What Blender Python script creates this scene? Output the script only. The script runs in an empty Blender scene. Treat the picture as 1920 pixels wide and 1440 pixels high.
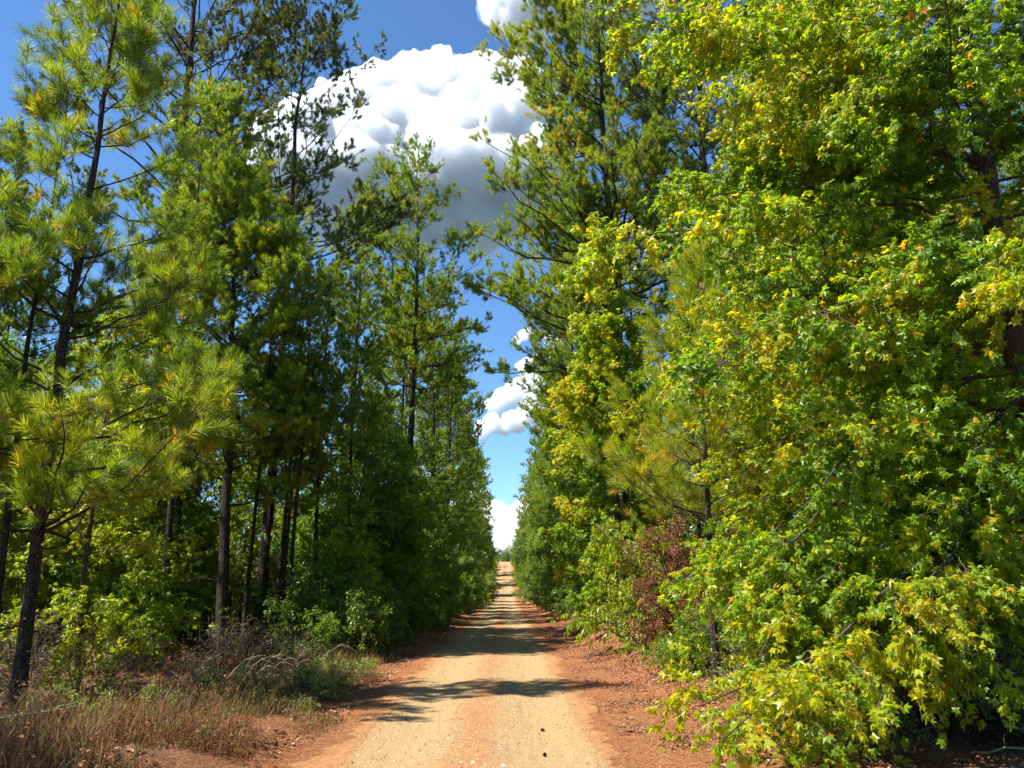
import bpy, math, random
import numpy as np
from mathutils import Vector, Matrix

random.seed(7)
rng = np.random.default_rng(11)
C = bpy.context.scene.collection
R = math.radians
UP = np.array([0.0, 0.0, 1.0])

# ------------------------------------------------------------------ helpers
def norm(v):
    return v / (np.linalg.norm(v, axis=-1, keepdims=True) + 1e-9)

class MB:
    """collects batches of vertices and equal-sided faces for ONE mesh"""
    def __init__(s):
        s.v, s.f, s.t, s.m, s.sm, s.n = [], [], [], [], [], 0
    def add(s, v, f, tint=0.5, mat=0, smooth=False):
        v = np.asarray(v, float).reshape(-1, 3); f = np.asarray(f, int)
        s.v.append(v); s.f.append(f + s.n); s.n += len(v)
        s.t.append(np.broadcast_to(np.asarray(tint, float), (len(f),)))
        s.m.append(np.full(len(f), mat)); s.sm.append(np.full(len(f), smooth))
    def mesh(s, name, mats):
        me = bpy.data.meshes.new(name)
        if not isinstance(mats, (list, tuple)): mats = [mats]
        for m in mats: me.materials.append(m)
        if not s.v: return me
        v = np.concatenate(s.v)
        me.vertices.add(len(v)); me.vertices.foreach_set('co', v.astype(np.float32).ravel())
        loops = np.concatenate([f.ravel() for f in s.f])
        tot = np.concatenate([np.full(len(f), f.shape[1]) for f in s.f])
        st = np.concatenate([[0], np.cumsum(tot)[:-1]])
        me.loops.add(len(loops)); me.loops.foreach_set('vertex_index', loops.astype(np.int32))
        me.polygons.add(len(tot)); me.polygons.foreach_set('loop_start', st.astype(np.int32))
        me.polygons.foreach_set('material_index', np.concatenate(s.m).astype(np.int32))
        me.polygons.foreach_set('use_smooth', np.concatenate(s.sm))
        a = me.attributes.new('tint', 'FLOAT', 'FACE')
        a.data.foreach_set('value', np.concatenate(s.t).astype(np.float32))
        me.update(calc_edges=True)
        return me

def obj(name, me, parent=None, loc=(0, 0, 0)):
    o = bpy.data.objects.new(name, me); C.objects.link(o); o.location = loc
    if parent: o.parent = parent
    return o
def tag(o, label=None, cat=None, group=None, kind=None):
    if label: o['label'] = label
    if cat: o['category'] = cat
    if group: o['group'] = group
    if kind: o['kind'] = kind
    return o

def tubes(mb, P, Rd, k=5, mat=0, tint=0.5):
    """P (B,n,3) centre lines, Rd (B,n) radii"""
    B, n, _ = P.shape
    if B == 0: return
    T = norm(np.gradient(P, axis=1))
    ref = np.where(np.abs(T[:, :1, 2:3]) > 0.8, np.array([1.0, 0.15, 0]), UP)
    S = norm(np.cross(T, np.broadcast_to(ref, T.shape))); N = np.cross(S, T)
    a = np.arange(k) * 2 * math.pi / k
    ring = S[:, :, None] * np.cos(a)[None, None, :, None] + N[:, :, None] * np.sin(a)[None, None, :, None]
    V = P[:, :, None] + ring * Rd[:, :, None, None]
    i = np.arange(n - 1)[:, None] * k; j = np.arange(k)[None]; j2 = (j + 1) % k
    F = np.stack([i + j, i + j2, i + k + j2, i + k + j], -1).reshape(-1, 4)
    F = (F[None] + (np.arange(B) * n * k)[:, None, None]).reshape(-1, 4)
    mb.add(V, F, tint, mat, True)

def grow(st, d, L, r0, n=5, bend=0.0, jit=0.04, tip=0.25):
    B = len(st); s = np.linspace(0, 1, n)
    L = np.broadcast_to(L, (B,)); bend = np.broadcast_to(bend, (B,)); r0 = np.broadcast_to(r0, (B,))
    P = st[:, None] + d[:, None] * (L[:, None] * s)[..., None] + UP * ((bend * L)[:, None] * s ** 2)[..., None]
    J = rng.normal(0, jit, (B, n, 3)) * L[:, None, None]; J[:, 0] = 0
    P = P + np.cumsum(J, 1) * 0.6
    return P, r0[:, None] * (1 - (1 - tip) * s)[None]

def spawn(P, Rd, cnt, s0=0.3, s1=1.0, ang=(35, 60), flat=0.35, lift=0.1):
    B, n, _ = P.shape
    idx = np.repeat(np.arange(B), cnt); N = len(idx)
    s = rng.uniform(s0, s1, N); f = s * (n - 1); i = np.minimum(f.astype(int), n - 2); w = (f - i)[:, None]
    st = P[idx, i] * (1 - w) + P[idx, i + 1] * w
    tg = norm(P[idx, i + 1] - P[idx, i])
    side = norm(np.cross(tg, UP) + rng.normal(0, 0.02, (N, 3))); v = norm(np.cross(side, tg))
    if flat is None:
        ph = rng.uniform(0, 2 * math.pi, N); perp = side * np.cos(ph)[:, None] + v * np.sin(ph)[:, None]
    else:
        sg = rng.choice([-1.0, 1.0], N)
        perp = norm(side * sg[:, None] + v * rng.normal(lift, flat, N)[:, None])
    a = np.radians(rng.uniform(ang[0], ang[1], N))[:, None]
    r = Rd[idx, i] * (1 - w[:, 0]) + Rd[idx, i + 1] * w[:, 0]
    return idx, s, st, norm(tg * np.cos(a) + perp * np.sin(a)), r

def stamp(mb, pos, ax, nrm, size, TV, TF, tint, mat=0):
    """one small leaf-shaped piece at each pos: TV in (side, along, normal)"""
    nrm = norm(nrm - ax * np.sum(nrm * ax, -1, keepdims=True)); sd = np.cross(ax, nrm)
    size = np.broadcast_to(size, (len(pos),))[:, None, None]
    V = pos[:, None] + size * (sd[:, None] * TV[None, :, 0:1] + ax[:, None] * TV[None, :, 1:2] + nrm[:, None] * TV[None, :, 2:3])
    TF = np.asarray(TF)
    F = (TF[None] + (np.arange(len(pos)) * len(TV))[:, None, None]).reshape(-1, TF.shape[1])
    mb.add(V, F, np.repeat(np.broadcast_to(tint, (len(pos),)), len(TF)), mat)

def polar(r, a, z): return [r * math.sin(R(a)), r * math.cos(R(a)) + 0.18, z]
STAR = np.array([[0, 0.18, 0.05], polar(0.82, 0, -0.10), polar(0.42, 27, 0.03), polar(0.80, 55, -0.12), polar(0.40, 86, 0.02),
                 polar(0.60, 115, -0.08), [0, 0.0, 0.0], polar(0.60, -115, -0.08), polar(0.40, -86, 0.02), polar(0.80, -55, -0.12), polar(0.42, -27, 0.03)])
STAR_F = [[0, 10, 1, 2], [0, 2, 3, 4], [0, 4, 5, 6], [0, 6, 7, 8], [0, 8, 9, 10]]
BLADE = np.array([[0, 0, 0], [-0.27, 0.45, 0.09], [0, 1, -0.08], [0.27, 0.45, 0.09]])
OVAL = np.array([[0, 0, 0], [-0.33, 0.5, 0.10], [0, 1, -0.1], [0.33, 0.5, 0.10]])
DROOP = np.array([[0, 0, 0], [-0.24, 0.4, 0.06], [0, 1, -0.15], [0.24, 0.4, 0.06]])
TRI2 = [[0, 2, 1], [0, 3, 2]]

# ------------------------------------------------------------------ materials
def mat(name):
    m = bpy.data.materials.new(name); m.use_nodes = True
    nt = m.node_tree; nt.nodes.clear()
    out = nt.nodes.new('ShaderNodeOutputMaterial')
    return m, nt, out
def ramp(nt, stops):
    r = nt.nodes.new('ShaderNodeValToRGB'); e = r.color_ramp.elements
    while len(e) < len(stops): e.new(0.5)
    for k, (p, c) in enumerate(stops): e[k].position = p; e[k].color = (*c, 1)
    return r
def leaf_mat(name, stops, trans=0.45, boost=1.6, rough=0.42, spec=0.5, yel=1.15):
    m, nt, out = mat(name); N = nt.nodes; L = nt.links
    at = N.new('ShaderNodeAttribute'); at.attribute_name = 'tint'
    r = ramp(nt, stops); L.new(at.outputs['Fac'], r.inputs[0])
    p = N.new('ShaderNodeBsdfPrincipled'); p.inputs['Roughness'].default_value = rough
    p.inputs['Specular IOR Level'].default_value = spec
    L.new(r.outputs[0], p.inputs['Base Color'])
    mx = N.new('ShaderNodeMix'); mx.data_type = 'RGBA'; mx.blend_type = 'MULTIPLY'; mx.inputs[0].default_value = 1
    L.new(r.outputs[0], mx.inputs[6]); mx.inputs[7].default_value = (boost * yel, boost, boost * 0.35, 1)
    t = N.new('ShaderNodeBsdfTranslucent'); L.new(mx.outputs[2], t.inputs[0])
    ms = N.new('ShaderNodeMixShader'); ms.inputs[0].default_value = trans
    L.new(p.outputs[0], ms.inputs[1]); L.new(t.outputs[0], ms.inputs[2]); L.new(ms.outputs[0], out.inputs[0])
    return m
def bark_mat(name, c1, c2, scale=9, stretch=0.25, bump=0.6):
    m, nt, out = mat(name); N = nt.nodes; L = nt.links
    tc = N.new('ShaderNodeTexCoord'); mp = N.new('ShaderNodeMapping'); mp.inputs['Scale'].default_value = (1, 1, stretch)
    L.new(tc.outputs['Object'], mp.inputs[0])
    vo = N.new('ShaderNodeTexVoronoi'); vo.feature = 'DISTANCE_TO_EDGE'; vo.inputs['Scale'].default_value = scale
    no = N.new('ShaderNodeTexNoise'); no.inputs['Scale'].default_value = scale * 1.7; no.inputs['Detail'].default_value = 8
    L.new(mp.outputs[0], no.inputs[0])
    ad = N.new('ShaderNodeVectorMath'); ad.operation = 'MULTIPLY_ADD'; ad.inputs[1].default_value = (.3, .3, .3)
    L.new(no.outputs['Color'], ad.inputs[0]); L.new(mp.outputs[0], ad.inputs[2]); L.new(ad.outputs[0], vo.inputs[0])
    mr = N.new('ShaderNodeMapRange'); mr.inputs[2].default_value = 0.22; L.new(vo.outputs[0], mr.inputs[0])
    mu = N.new('ShaderNodeMath'); mu.operation = 'MULTIPLY'; L.new(mr.outputs[0], mu.inputs[0]); L.new(no.outputs[0], mu.inputs[1])
    mu2 = N.new('ShaderNodeMath'); mu2.operation = 'MULTIPLY'; mu2.inputs[1].default_value = 1.7; L.new(mu.outputs[0], mu2.inputs[0])
    r = ramp(nt, [(0.05, c1), (0.8, c2)]); L.new(mu2.outputs[0], r.inputs[0])
    p = N.new('ShaderNodeBsdfPrincipled'); p.inputs['Roughness'].default_value = 0.9; p.inputs['Specular IOR Level'].default_value = 0.15
    L.new(r.outputs[0], p.inputs['Base Color'])
    b = N.new('ShaderNodeBump'); b.inputs['Strength'].default_value = bump; b.inputs['Distance'].default_value = 0.03
    L.new(mu2.outputs[0], b.inputs['Height']); L.new(b.outputs[0], p.inputs['Normal']); L.new(p.outputs[0], out.inputs[0])
    return m
def plain_ramp_mat(name, stops, rough=0.85, trans=0.0):
    m, nt, out = mat(name); N = nt.nodes; L = nt.links
    at = N.new('ShaderNodeAttribute'); at.attribute_name = 'tint'
    r = ramp(nt, stops); L.new(at.outputs['Fac'], r.inputs[0])
    p = N.new('ShaderNodeBsdfPrincipled'); p.inputs['Roughness'].default_value = rough; p.inputs['Specular IOR Level'].default_value = 0.2
    L.new(r.outputs[0], p.inputs['Base Color'])
    if trans:
        t = N.new('ShaderNodeBsdfTranslucent'); L.new(r.outputs[0], t.inputs[0])
        ms = N.new('ShaderNodeMixShader'); ms.inputs[0].default_value = trans
        L.new(p.outputs[0], ms.inputs[1]); L.new(t.outputs[0], ms.inputs[2]); L.new(ms.outputs[0], out.inputs[0])
    else: L.new(p.outputs[0], out.inputs[0])
    return m

M = {}
M['pine_bark'] = bark_mat('pine_bark', (.022, .015, .012), (.14, .11, .092), 17, .3, 1.0)
M['grey_bark'] = bark_mat('grey_bark', (.03, .024, .02), (.13, .108, .09), 22, .2, .4)
M['twig'] = plain_ramp_mat('twig_bark', [(0, (.05, .033, .022)), (1, (.17, .13, .10))])
M['pale_twig'] = plain_ramp_mat('pale_twig', [(0, (.18, .14, .10)), (1, (.48, .42, .33))])
M['needle'] = leaf_mat('pine_needles', [(0, (.085, .155, .016)), (.5, (.17, .255, .02)), (.85, (.28, .33, .024)), (1, (.38, .26, .03))], .48, 1.85, .4, .5)
M['needle_young'] = leaf_mat('young_pine_needles', [(0, (.09, .16, .012)), (.5, (.17, .25, .014)), (.85, (.27, .32, .018)), (1, (.38, .23, .04))], .48, 1.8, .4, .5)
M['needle_old'] = leaf_mat('old_pine_needles', [(0, (.06, .095, .026)), (.5, (.11, .155, .036)), (.85, (.20, .21, .04)), (1, (.28, .20, .05))], .36, 1.6, .4, .5)
M['gum'] = leaf_mat('sweetgum_leaves', [(0, (.065, .165, .010)), (.45, (.16, .28, .009)), (.72, (.29, .35, .010)), (.9, (.46, .36, .012)), (1, (.52, .20, .02))], .55, 1.9, .40, .5, 1.22)
M['broad'] = leaf_mat('broad_leaves', [(0, (.075, .155, .014)), (.5, (.15, .25, .017)), (.85, (.26, .32, .02)), (1, (.40, .34, .02))], .5, 1.85, .36, .55)
M['dark_leaf'] = leaf_mat('dark_shrub_leaves', [(0, (.06, .125, .016)), (.6, (.125, .205, .02)), (.9, (.22, .27, .022)), (1, (.3, .22, .03))], .46, 1.8, .36, .55)
M['yellow_leaf'] = leaf_mat('yellow_green_leaves', [(0, (.11, .20, .012)), (.5, (.22, .30, .012)), (.85, (.34, .36, .014)), (1, (.48, .33, .02))], .5, 1.8, .4, .5)
M['red_leaf'] = leaf_mat('rust_leaves', [(0, (.13, .045, .025)), (.5, (.22, .08, .035)), (.8, (.25, .15, .045)), (1, (.18, .18, .03))], .4, 1.4, .5, .4)
M['pale_leaf'] = leaf_mat('pale_small_leaves', [(0, (.09, .13, .03)), (.5, (.17, .21, .05)), (1, (.30, .31, .10))], .4, 1.5, .36, .55)
M['cone'] = bark_mat('cone_scales', (.02, .012, .008), (.11, .07, .045), 40, .6, .8)
M['dry_grass'] = plain_ramp_mat('dry_grass', [(0, (.10, .038, .018)), (.5, (.25, .125, .05)), (.85, (.40, .27, .13)), (.9, (.12, .15, .03)), (1, (.10, .16, .03))], .7, .35)
M['weed'] = leaf_mat('weed_leaves', [(0, (.10, .17, .03)), (.6, (.20, .29, .05)), (1, (.32, .36, .08))], .4, 1.4, .45, .4)
M['litter'] = plain_ramp_mat('fallen_leaves', [(0, (.11, .045, .025)), (.45, (.23, .10, .055)), (.8, (.38, .20, .12)), (1, (.56, .40, .29))], .6, .15)
M['straw'] = plain_ramp_mat('pine_straw', [(0, (.13, .05, .022)), (.55, (.34, .15, .06)), (1, (.60, .34, .17))], .7)
M['stone'] = plain_ramp_mat('pebbles', [(0, (.14, .09, .06)), (.6, (.36, .26, .16)), (1, (.55, .44, .32))], .85)

# ------------------------------------------------------------------ terrain
_w = np.random.default_rng(3); _K = []
for fq, am in ((.05, .30), (.11, .16), (.25, .09), (.6, .05), (1.3, .03), (2.7, .016), (5, .008)):
    for _ in range(4):
        a = _w.uniform(0, 2 * math.pi); _K.append((fq * math.cos(a), fq * math.sin(a), _w.uniform(0, 6.3), am))
def wave(x, y, lo=0, hi=9):
    z = 0
    for kx, ky, p, am in _K:
        f = math.hypot(kx, ky)
        if lo <= f < hi: z = z + am * np.sin(2 * math.pi * (kx * x + ky * y) + p)
    return z
def sstep(a, b, x):
    t = np.clip((x - a) / (b - a), 0, 1); return t * t * (3 - 2 * t)
PY = np.array([-3000, -40, 0, 20, 40, 60, 80, 95, 105, 115, 125, 140, 160, 180, 195, 215, 260, 400, 3000.])
PZ = np.array([0.0, 0.3, 0, -.49, -.98, -1.47, -1.96, -2.28, -2.35, -2.05, -1.35, -.1, 1.5, 2.75, 3.3, 3.2, 2.6, 1.0, 0])
_yy = np.linspace(-200, 500, 2801); _zz = np.interp(_yy, PY, PZ)
_zz = np.convolve(np.pad(_zz, 24, 'edge'), np.ones(49) / 49, 'valid')
XC = -0.36
HW = 1.6
def profile(y): return np.where(np.abs(y) < 190 if False else (y > -200) & (y < 500), np.interp(y, _yy, _zz), np.interp(y, PY, PZ))
def gz(x, y):
    x = np.asarray(x, float); y = np.asarray(y, float); u = x - XC
    z = profile(y)
    road = 1 - sstep(1.2, 2.3, np.abs(u))
    rut = -0.035 * (np.exp(-((u - .82) / .34) ** 2) + np.exp(-((u + .82) / .34) ** 2)) + 0.02 * wave(x, y, 0.2, 3)
    left = sstep(1.6, 3.0, -u); right = sstep(2.6, 3.9, u)
    bump = left * (0.02 + 0.5 * wave(x, y, .2, 9) + .25 * wave(x, y, 0, .2)) + right * (.20 + .62 * wave(x, y, .2, 9) + .25 * wave(x, y, 0, .2))
    berm = .16 * np.exp(-((u - 3.7 - .35 * np.sin(y * .7)) / .45) ** 2) * (0.6 + .4 * np.sin(y * 1.9 + 1))
    far = sstep(14, 60, np.abs(u)) * 1.2 * wave(x, y, 0, .1)
    return z + rut * road + bump + berm + far
def axis(segs):
    o = []
    for a, b, n in segs: o.append(np.linspace(a, b, n, endpoint=False))
    return np.concatenate(o + [[segs[-1][1]]])

def grid_mesh(name, xs, ys, m, dz=0.0):
    X, Y = np.meshgrid(xs, ys); Z = gz(X, Y) + dz
    nx, ny = len(xs), len(ys)
    i = (np.arange(ny - 1)[:, None] * nx + np.arange(nx - 1)[None]).ravel()
    mb = MB(); mb.add(np.stack([X, Y, Z], -1), np.stack([i, i + 1, i + nx + 1, i + nx], -1), .5, 0, True)
    return mb.mesh(name, m)

def ground_mat():
    m, nt, out = mat('woodland_floor'); N = nt.nodes; L = nt.links
    g = N.new('ShaderNodeNewGeometry'); 
    n1 = N.new('ShaderNodeTexNoise'); n1.inputs['Scale'].default_value = 0.5; n1.inputs['Detail'].default_value = 6
    n2 = N.new('ShaderNodeTexNoise'); n2.inputs['Scale'].default_value = 26; n2.inputs['Detail'].default_value = 8; n2.inputs['Roughness'].default_value = .75
    n3 = N.new('ShaderNodeTexVoronoi'); n3.inputs['Scale'].default_value = 18
    for n in (n1, n2, n3): L.new(g.outputs['Position'], n.inputs[0])
    straw = ramp(nt, [(.30, (.10, .036, .016)), (.5, (.25, .098, .038)), (.68, (.45, .22, .10))]); L.new(n2.outputs[0], straw.inputs[0])
    litter = ramp(nt, [(.25, (.06, .03, .02)), (.5, (.15, .08, .045)), (.72, (.30, .17, .10))]); L.new(n2.outputs[0], litter.inputs[0])
    sp = N.new('ShaderNodeSeparateXYZ'); L.new(g.outputs['Position'], sp.inputs[0])
    sb = N.new('ShaderNodeMath'); sb.operation = 'SUBTRACT'; sb.inputs[1].default_value = XC + .6; L.new(sp.outputs[0], sb.inputs[0])
    ab = N.new('ShaderNodeMath'); ab.operation = 'ABSOLUTE'; L.new(sb.outputs[0], ab.inputs[0])
    ad = N.new('ShaderNodeMath'); ad.operation = 'MULTIPLY_ADD'; ad.inputs[1].default_value = 2.6; L.new(n1.outputs[0], ad.inputs[0]); L.new(ab.outputs[0], ad.inputs[2])
    mr = N.new('ShaderNodeMapRange'); mr.inputs[1].default_value = 3.7; mr.inputs[2].default_value = 5.2; L.new(ad.outputs[0], mr.inputs[0])
    mx = N.new('ShaderNodeMix'); mx.data_type = 'RGBA'; L.new(mr.outputs[0], mx.inputs[0]); L.new(straw.outputs[0], mx.inputs[6]); L.new(litter.outputs[0], mx.inputs[7])
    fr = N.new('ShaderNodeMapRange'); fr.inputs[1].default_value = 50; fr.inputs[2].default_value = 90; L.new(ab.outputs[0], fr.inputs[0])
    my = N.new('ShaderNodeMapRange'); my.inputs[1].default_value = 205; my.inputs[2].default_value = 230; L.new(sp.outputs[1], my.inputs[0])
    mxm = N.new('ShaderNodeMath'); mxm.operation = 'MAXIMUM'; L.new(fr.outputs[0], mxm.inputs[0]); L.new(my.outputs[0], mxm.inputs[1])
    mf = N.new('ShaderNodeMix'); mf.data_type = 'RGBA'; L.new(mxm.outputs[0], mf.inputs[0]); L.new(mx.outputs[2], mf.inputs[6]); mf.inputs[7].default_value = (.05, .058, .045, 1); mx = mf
    p = N.new('ShaderNodeBsdfPrincipled'); p.inputs['Roughness'].default_value = .95; p.inputs['Specular IOR Level'].default_value = .1
    L.new(mx.outputs[2], p.inputs['Base Color'])
    b = N.new('ShaderNodeBump'); b.inputs['Strength'].default_value = .9; b.inputs['Distance'].default_value = .04
    L.new(n2.outputs[0], b.inputs['Height']); L.new(b.outputs[0], p.inputs['Normal']); L.new(p.outputs[0], out.inputs[0])
    return m
def road_mat():
    m, nt, out = mat('sandy_road'); N = nt.nodes; L = nt.links
    g = N.new('ShaderNodeNewGeometry'); sp = N.new('ShaderNodeSeparateXYZ'); L.new(g.outputs['Position'], sp.inputs[0])
    def noise(sc, det=6, ro=.6, stretch=None):
        n = N.new('ShaderNodeTexNoise'); n.inputs['Scale'].default_value = sc; n.inputs['Detail'].default_value = det; n.inputs['Roughness'].default_value = ro
        if stretch:
            mp = N.new('ShaderNodeMapping'); mp.inputs['Scale'].default_value = stretch; L.new(g.outputs['Position'], mp.inputs[0]); L.new(mp.outputs[0], n.inputs[0])
        else: L.new(g.outputs['Position'], n.inputs[0])
        return n
    big = noise(.9, 7, .65, (1, .35, 1)); fine = noise(34, 9, .8); speck = noise(70, 3, .5); med = noise(5, 6, .7, (1, .5, 1)); streak = noise(6.5, 5, .6, (1, .035, 1))
    sand = ramp(nt, [(.25, (.205, .125, .056)), (.5, (.345, .236, .115)), (.75, (.45, .335, .19))]); L.new(fine.outputs[0], sand.inputs[0])
    straw = ramp(nt, [(.25, (.18, .07, .03)), (.5, (.36, .16, .065)), (.75, (.52, .29, .13))]); L.new(fine.outputs[0], straw.inputs[0])
    def math_(op, a, b, c=None):
        n = N.new('ShaderNodeMath'); n.operation = op
        for k, v in enumerate((a, b, c)):
            if v is None: continue
            if isinstance(v, (int, float)): n.inputs[k].default_value = v
            else: L.new(v, n.inputs[k])
        return n.outputs[0]
    u = math_('SUBTRACT', sp.outputs[0], XC); au = math_('ABSOLUTE', u, 0)
    # straw gathers on the middle ridge and at both edges
    ridge = math_('SUBTRACT', 0.80, math_('MULTIPLY', au, 1.9))
    edge = math_('SUBTRACT', math_('MULTIPLY', au, 2.4), 2.75)
    s = math_('MAXIMUM', ridge, edge)
    s = math_('ADD', s, math_('MULTIPLY', math_('SUBTRACT', big.outputs[0], .5), 1.5))
    s = math_('ADD', s, math_('MULTIPLY', math_('SUBTRACT', med.outputs[0], .5), 1.3))
    s = math_('ADD', s, math_('MULTIPLY', math_('SUBTRACT', streak.outputs[0], .5), 1.3))
    # the far climb is redder clay
    clay = N.new('ShaderNodeMapRange'); clay.inputs[1].default_value = 95; clay.inputs[2].default_value = 140; L.new(sp.outputs[1], clay.inputs[0])
    s = math_('ADD', s, math_('MULTIPLY', clay.outputs[0], .38))
    mr = N.new('ShaderNodeMapRange'); mr.inputs[1].default_value = .05; mr.inputs[2].default_value = .75; L.new(s, mr.inputs[0])
    fac = math_('MULTIPLY', mr.outputs[0], math_('MULTIPLY_ADD', fine.outputs[0], 1.2, .15))
    mx = N.new('ShaderNodeMix'); mx.data_type = 'RGBA'; mx.clamp_factor = True; L.new(fac, mx.inputs[0]); L.new(sand.outputs[0], mx.inputs[6]); L.new(straw.outputs[0], mx.inputs[7])
    sr = ramp(nt, [(.30, (.35, .30, .25)), (.38, (1, 1, 1))]); L.new(speck.outputs[0], sr.inputs[0])
    mm = N.new('ShaderNodeMix'); mm.data_type = 'RGBA'; mm.blend_type = 'MULTIPLY'; mm.inputs[0].default_value = .8; L.new(mx.outputs[2], mm.inputs[6]); L.new(sr.outputs[0], mm.inputs[7])
    p = N.new('ShaderNodeBsdfPrincipled'); p.inputs['Roughness'].default_value = .95; p.inputs['Specular IOR Level'].default_value = .1
    L.new(mm.outputs[2], p.inputs['Base Color'])
    h = math_('ADD', math_('ADD', fine.outputs[0], math_('MULTIPLY', streak.outputs[0], 1.5)), math_('MULTIPLY', med.outputs[0], 2.0))
    b = N.new('ShaderNodeBump'); b.inputs['Strength'].default_value = .7; b.inputs['Distance'].default_value = .03
    L.new(h, b.inputs['Height']); L.new(b.outputs[0], p.inputs['Normal']); L.new(p.outputs[0], out.inputs[0])
    return m

xs = axis([(-3000, -200, 8), (-200, -40, 16), (-40, -12, 40), (-12, 10, 190), (10, 40, 50), (40, 200, 16), (200, 3000, 9)])
ys = axis([(-3000, -100, 8), (-100, -6, 24), (-6, 4, 25), (4, 30, 230), (30, 70, 130), (70, 220, 170), (220, 500, 30), (500, 3000, 9)])
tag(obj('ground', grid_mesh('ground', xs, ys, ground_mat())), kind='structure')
# the sandy track: its own sheet over the ground, ragged at both edges
ry = axis([(-14, 4, 40), (4, 34, 420), (34, 80, 220), (80, 215, 220)])
ru = np.linspace(-1, 1, 31)
def edge_w(y, ph):
    return HW + .10 * np.sin(y * .9 + ph) + .07 * np.sin(y * 2.3 + 2 * ph) + .05 * np.sin(y * 6.1 + ph) + .035 * np.sin(y * 14.7 + 3 * ph) + _w.uniform(-.04, .04, len(y))
el, er = edge_w(ry, .4), edge_w(ry, 2.1)
RX = XC + np.where(ru[None] < 0, ru[None] * el[:, None], ru[None] * er[:, None]); RY = np.broadcast_to(ry[:, None], RX.shape)
mb = MB(); nx = len(ru); i = (np.arange(len(ry) - 1)[:, None] * nx + np.arange(nx - 1)[None]).ravel()
RZ = gz(RX, RY) + .012 - .010 * np.abs(ru[None]) ** 6
mb.add(np.stack([RX, RY, RZ], -1), np.stack([i, i + 1, i + nx + 1, i + nx], -1), .5, 0, True)
tag(obj('dirt_road', mb.mesh('dirt_road', road_mat())), kind='structure')

# ------------------------------------------------------------------ tree prototypes
def tufts(mb, tip, axis_, n, ln, wid, tint, mat_=0, spread=(18, 72), stem=0.16):
    """brushes of needles round twig ends"""
    T = len(tip)
    if T == 0: return
    ax = np.repeat(axis_, n, 0); p0 = np.repeat(tip, n, 0)
    N = len(ax)
    rnd = rng.normal(0, 1, (N, 3)); perp = norm(rnd - ax * np.sum(rnd * ax, -1, keepdims=True))
    k = rng.uniform(0, 1, N)
    a = np.radians(spread[0] + (spread[1] - spread[0]) * (1 - k) * rng.uniform(.55, 1.1, N))[:, None]
    d = norm(ax * np.cos(a) + perp * np.sin(a) + UP * 0.06)
    base = p0 - ax * (stem * (1 - k))[:, None]
    l = ln * rng.uniform(.7, 1.1, N)[:, None]
    sd = norm(np.cross(d, rng.normal(0, 1, (N, 3)))) * wid
    mid = base + d * l * .55; tipv = base + d * l - UP * l * .10
    V = np.stack([base - sd * .5, base + sd * .5, mid + sd * .5, mid - sd * .5, tipv], 1)
    o = np.arange(N)[:, None] * 5
    t = np.repeat(tint, n) + rng.normal(0, .06, N)
    mb.add(V, np.concatenate([o + np.array([[0, 1, 2, 3]])]), t, mat_)
    mb.f.append(np.concatenate([o + np.array([[3, 2, 4]])]) + mb.n - len(V.reshape(-1, 3))); mb.t.append(t); mb.m.append(np.full(N, mat_)); mb.sm.append(np.full(N, False))

def trunk_line(H, r0, lean=(0, 0), wob=0.012, n=16, tip=.06, power=.85):
    s = np.linspace(0, 1, n)
    P = np.stack([lean[0] * s * H, lean[1] * s * H, s * H], -1)
    w = np.cumsum(rng.normal(0, wob * H / n ** .5, (n, 2)), 0); w -= w[0]; P[:, :2] += w * s[:, None] ** .5
    Rr = r0 * ((1 - s) ** power * (1 - tip) + tip); Rr[0] *= 1.28
    return P, Rr
def on_line(P, Rr, h, H):
    f = np.clip(h / H, 0, 1) * (len(P) - 1); i = np.minimum(f.astype(int), len(P) - 2); w = f - i
    return P[i] * (1 - w)[:, None] + P[i + 1] * w[:, None], Rr[i] * (1 - w) + Rr[i + 1] * w

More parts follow.
